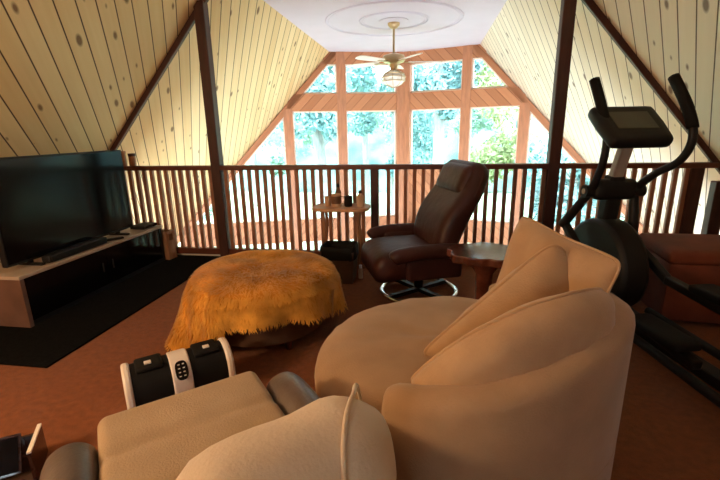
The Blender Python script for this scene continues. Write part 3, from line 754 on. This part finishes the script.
# local: +Y towards the windows (front), -Y towards the user
MB().rbox((0, 0.22, 0.035), (0.56, 0.08, 0.07), 0.03, 6).build('front_foot', 'black', et, smooth=True)
MB().rbox((0, -1.30, 0.035), (0.56, 0.08, 0.07), 0.03, 6).build('rear_foot', 'black', et, smooth=True)
fr_ = MB().bar((0, 0.22, .09), (0, -1.30, .09), 0.09, 0.06).build('base_frame', 'black', et, bevel=0.01)
for sx in (-1, 1):
    MB().tube([(sx * .16, -0.25, .13), (sx * .16, -1.30, .10)], 0.025, 12).build('guide_rail', 'black', et, smooth=True)
sh = []
for k in range(40):
    a = 2 * PI * k / 40; sh.append((-0.09, 0.02 + 0.34 * math.cos(a), 0.36 + (0.33 if math.sin(a) > 0 else 0.30) * math.sin(a)))
MB().prism(sh, (0.18, 0, 0)).build('flywheel_housing', 'black', et, smooth=True, bevel=0.03)
MB().bar((0, 0.06, 0.58), (0, 0.02, 0.98), 0.10, 0.09, up=(0, 1, 0)).build('lower_mast', 'black', et, bevel=0.015)
MB().bar((0, 0.02, 0.96), (0, -0.06, 1.22), 0.075, 0.06, up=(0, 1, 0)).build('upper_mast', 'grey_metal', et, bevel=0.012)
MB().rbox((0.0, 0.02, 0.89), (0.29, 0.11, 0.14), 0.045, 8).build('pivot_cover', 'black', et, smooth=True)
rotc = Matrix.Rotation(R(38), 3, 'X')
con = MB().rbox((-0.03, -0.10, 1.29), (0.41, 0.34, 0.085), 0.035, 10, rot=rotc, fn=lambda w: (w.x * (1 - 0.5 * max(0, -w.y) ), w.y, w.z)).build('console', 'black', et, smooth='all')
MB().box(Vector((-0.03, -0.10, 1.29)) + rotc @ Vector((0, 0.01, 0.0435)), (0.25, 0.16, 0.004), rotc).build('display', 'display', con)
armL = smoothpath([(-.18, .27, .60), (-.165, .15, .74), (-.15, .03, .88), (-.165, -.05, .98), (-.17, -.10, 1.10), (-.172, -.10, 1.25), (-.185, -.03, 1.42), (-.20, .05, 1.58)], 8)
armR = smoothpath([(.15, -.02, .55), (.15, .0, .72), (.15, .01, .88), (.16, -.12, 1.0), (.18, -.27, 1.09), (.185, -.33, 1.22), (.18, -.27, 1.38), (.165, -.14, 1.57)], 8)
for path, lab in ((armL, 0), (armR, 1)):
    h = MB().tube(path, [0.034 - 0.011 * min(1, k / 26) for k in range(len(path))], 14).build('handlebar', 'black', et, smooth='all')
    MB().tube(path[-14:], 0.031, 14).build('grip', 'black_matte', h, smooth='all')
    x = path[16].x
    MB().tube([(x - .045, path[16].y, path[16].z), (x + .045, path[16].y, path[16].z)], 0.042, 18).build('pivot_hub', 'black', h, smooth=True)
    MB().tube([(x - .05, path[16].y, path[16].z), (x - .044, path[16].y, path[16].z)], 0.018, 14).build('bolt', 'grey_metal', h, smooth=True)
for sx, ya, za, yb, zb in ((-1, 0.10, .55, -1.0, .20), (1, -0.02, .55, -0.95, .34)):
    pa = MB().bar((sx * .17, ya + (.16 if sx < 0 else 0), za + (.06 if sx < 0 else -.02)), (sx * .17, ya - .35, za - .28 + (.1 if sx > 0 else 0)), 0.05, 0.05)
    pa.bar((sx * .17, ya - .33, za - .27 + (.1 if sx > 0 else 0)), (sx * .17, yb, zb), 0.06, 0.05)
    po = pa.build('pedal_arm', 'black', et, bevel=0.01)
    MB().rbox((sx * .19, yb + .22, zb + .07), (0.15, 0.36, 0.05), 0.02, 8).build('pedal', 'black_matte', et, smooth=True)

# ------------------------------------------------------------------ rust box by the right slope
rb = thing('storage_ottoman', 'rust red upholstered storage box behind the elliptical trainer under the right slope', 'storage ottoman', (2.47, -0.95, 0), R(-4))
MB().rbox((0, 0, 0.23), (0.78, 0.52, 0.40), 0.02, 8).build('body', 'rust', rb, smooth=True)
MB().rbox((0, 0, 0.47), (0.80, 0.54, 0.09), 0.035, 14, puff=0.02).build('lid', 'rust', rb, smooth='all')
for sx in (-1, 1):
    for sy in (-1, 1): MB().box((sx * .33, sy * .20, 0.016), (.05, .05, .032)).build('foot', 'dark_wood', rb)

# ------------------------------------------------------------------ glossy black rack at the lower left corner
rk = thing('magazine_rack', 'glossy black rack with a silver edged panel on the carpet at the corner', 'rack', (-1.12, -2.92, 0), R(35))
MB().box((0, 0, 0.012), (0.26, 0.20, 0.024)).build('base', 'maroon_gloss', rk, bevel=0.004)
s1 = MB().box((0.125, 0, 0.075), (0.012, 0.18, 0.13)).build('side_panel', 'maroon_gloss', rk)
MB().box((0.125, 0, 0.143), (0.014, 0.18, 0.007)).build('silver_edge', 'white', s1)  # gleam of the metal edge painted as plain white
s2 = MB().box((-0.125, 0, 0.055), (0.012, 0.18, 0.09)).build('side_panel', 'maroon_gloss', rk)
MB().box((-0.125, 0, 0.103), (0.014, 0.18, 0.007)).build('silver_edge', 'chrome', s2)
MB().box((0, 0.085, 0.06), (0.25, 0.012, 0.10)).build('back_panel', 'maroon_gloss', rk)
tb = thing('tablet', 'dark glossy tablet with a bright edge leaning in the black rack', 'tablet', (-1.12, -2.92, 0.026), R(35))
rt = Matrix.Rotation(R(-35), 3, 'X')
MB().rbox((0, -0.01, 0.075), (0.16, 0.012, 0.15), 0.006, 6, rot=rt).build('case', 'maroon_gloss', tb, smooth=True)
MB().box(Vector((0, -0.01, 0.075)) + rt @ Vector((0, -0.007, 0)), (0.14, 0.002, 0.13), rt).build('screen', 'screen', tb)

# ------------------------------------------------------------------ outdoors
gp = MB().box((0, 30, ZL - 0.55), (120, 54, 0.3)); struct(gp, 'ground', 'lawn', 'bright lawn outside the windows')
hl = []
for i in range(41):
    x_ = -50 + 2.5 * i
    hl.append([(x_, 24 + 2.0 * j, ZL - 0.6 + (1 - math.exp(-j / 3.0)) * (9.5 + 1.5 * noise.noise(Vector((x_ * .15, j * .3, 2.0)))) + 0.9 * noise.noise(Vector((x_ * .5, j * .8, 7.0)))) for j in range(12)])
MT['hill'] = mat('wooded_hillside_foliage', (0.13, 0.24, 0.23), 0.95, spec=0.1, vary=0.6, vscale=0.55)
struct(MB().grid(hl), 'hills', 'hill', 'pale wooded hillside behind the trees', smooth='all')
def tree(label, x, y, h, crown_r, m_, trunk_r=0.14, seed=1, base=0.25, leaves=1500):
    rnd = random.Random(seed)
    t = thing('tree', label, 'tree', (x, y, ZL - 0.4), group='trees outside the prow windows')
    pts = smoothpath([(0, 0, 0), (rnd.uniform(-.1, .1), 0, h * .35), (rnd.uniform(-.25, .25), .1, h * .7), (rnd.uniform(-.3, .3), 0, h)], 5)
    tm = MB().tube(pts, [trunk_r * (1 - .75 * i / (len(pts) - 1)) for i in range(len(pts))], 10)
    for k in range(6):
        z0 = h * rnd.uniform(.4, .85); a = rnd.uniform(0, 2 * PI); ln = crown_r * rnd.uniform(.5, .9)
        tm.tube(smoothpath([(0, 0, z0), (math.cos(a) * ln * .5, math.sin(a) * ln * .5, z0 + .3 * ln), (math.cos(a) * ln, math.sin(a) * ln, z0 + .45 * ln)], 4), 0.035, 6)
    tm.build('trunk', 'bark', t, smooth='all')
    cl = [(rnd.uniform(-1, 1) * crown_r * .75, rnd.uniform(-1, 1) * crown_r * .75, h * rnd.uniform(base, 1.0), crown_r * rnd.uniform(.25, .5)) for _ in range(16)]
    lm = MB()
    for _ in range(leaves):
        cx, cy, cz, cr = cl[rnd.randrange(len(cl))]
        d = Vector((rnd.gauss(0, 1), rnd.gauss(0, 1), rnd.gauss(0, 1))).normalized() * cr * rnd.uniform(.3, 1) ** .5
        p = Vector((cx, cy, cz)) + d; s_ = rnd.uniform(.06, .14)
        u = Vector((rnd.gauss(0, 1), rnd.gauss(0, 1), rnd.gauss(0, 1))).normalized(); v = u.orthogonal().normalized()
        lm.add([p - u * s_, p + v * s_ * .55, p + u * s_, p - v * s_ * .55], [(0, 1, 2, 3)])
    lm.build('foliage', m_, t)
TREES = [
    ('slim pale green tree outside the outermost left pane', -7.6, 9.3, 6.5, 1.9, 'leaf_a', .12),
    ('pale green tree with a thin forked trunk outside the second left pane', -5.2, 13.7, 8.0, 1.7, 'leaf_a', .13),
    ('thick trunked blue green tree outside the second left pane', -2.9, 9.2, 8.5, 1.6, 'leaf_b', .26),
    ('broad blue green tree outside the pane left of the apex post', -0.9, 13.7, 8.0, 2.0, 'leaf_b', .16),
    ('grey trunked tree close to the apex post on its right side', 0.85, 9.6, 9.5, 1.2, 'leaf_b', .24),
    ('very thin trunked young tree far behind the right of the apex post', 2.4, 18.3, 8.5, 1.4, 'leaf_a', .07),
    ('yellow green tree filling the second right pane', 4.0, 13.7, 7.6, 2.0, 'leaf_c', .14),
    ('blue green bush-like tree low in the right panes', 4.9, 9.2, 4.0, 1.7, 'leaf_b', .10),
    ('yellow green tree outside the outermost right pane', 9.0, 13.7, 6.8, 2.1, 'leaf_c', .13),
    ('tall pale green tree standing farthest behind the prow', -2.7, 18.5, 11.0, 3.0, 'leaf_a', .2),
    ('tall blue green tree far behind the left panes', -9.2, 18.7, 11.0, 3.4, 'leaf_b', .2),
    ('tall yellow green tree far behind the right panes', 7.4, 18.7, 11.5, 3.4, 'leaf_c', .2),
]
for i, (lab, x, y, h, cr, m_, tr) in enumerate(TREES):
    tree(lab, x, y, h, cr, m_, tr, 40 + i, base=0.3 if 'trunked' not in lab else 0.5, leaves=6500)

# ------------------------------------------------------------------ light
wd = bpy.data.worlds.new('sky'); SC.world = wd; wd.use_nodes = True
bg = wd.node_tree.nodes['Background']; bg.inputs['Color'].default_value = (0.80, 0.93, 1.0, 1); bg.inputs['Strength'].default_value = 7.5
sun = bpy.data.lights.new('sun', 'SUN'); sun.energy = 5.0; sun.angle = R(3); sun.color = (1, 0.96, 0.88)
so = bpy.data.objects.new('sun', sun); COL.objects.link(so); so.rotation_euler = (R(38), 0, R(-25))
def lamp(name, loc, power, col, size):
    l = bpy.data.lights.new(name, 'POINT'); l.energy = power; l.color = col; l.shadow_soft_size = size
    o = bpy.data.objects.new(name, l); COL.objects.link(o); o.location = loc
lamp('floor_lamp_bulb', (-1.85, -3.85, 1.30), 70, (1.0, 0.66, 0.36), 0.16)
cam = bpy.data.cameras.new('camera'); co = bpy.data.objects.new('camera', cam); COL.objects.link(co)
f, pi_, yaw, roll = 417.1058, -0.2575, 0.1618, -0.0194
fw = Vector((-math.sin(yaw) * math.cos(pi_), math.cos(yaw) * math.cos(pi_), math.sin(pi_)))
rr = Vector((math.cos(yaw), math.sin(yaw), 0)); uu = rr.cross(fw)
r2 = rr * math.cos(roll) + uu * math.sin(roll); u2 = -rr * math.sin(roll) + uu * math.cos(roll)
mw = Matrix((r2, u2, -fw)).transposed().to_4x4(); mw.translation = (0.5008, -4.0274, 1.3012); co.matrix_world = mw
cam.sensor_fit = 'HORIZONTAL'; cam.sensor_width = 36.0; cam.lens = 36.0 * f / 720.0; cam.clip_start = 0.02
SC.camera = co
SC.view_settings.view_transform = 'Standard'; SC.view_settings.look = 'None'; SC.view_settings.gamma = 1.0
SC.view_settings.exposure = 0.72; SC.view_settings.use_curve_mapping = False
SC.cycles.use_denoising = True
SC.cycles.max_bounces = 10; SC.cycles.diffuse_bounces = 5; SC.cycles.transparent_max_bounces = 16
SC.cycles.sample_clamp_indirect = 8.0
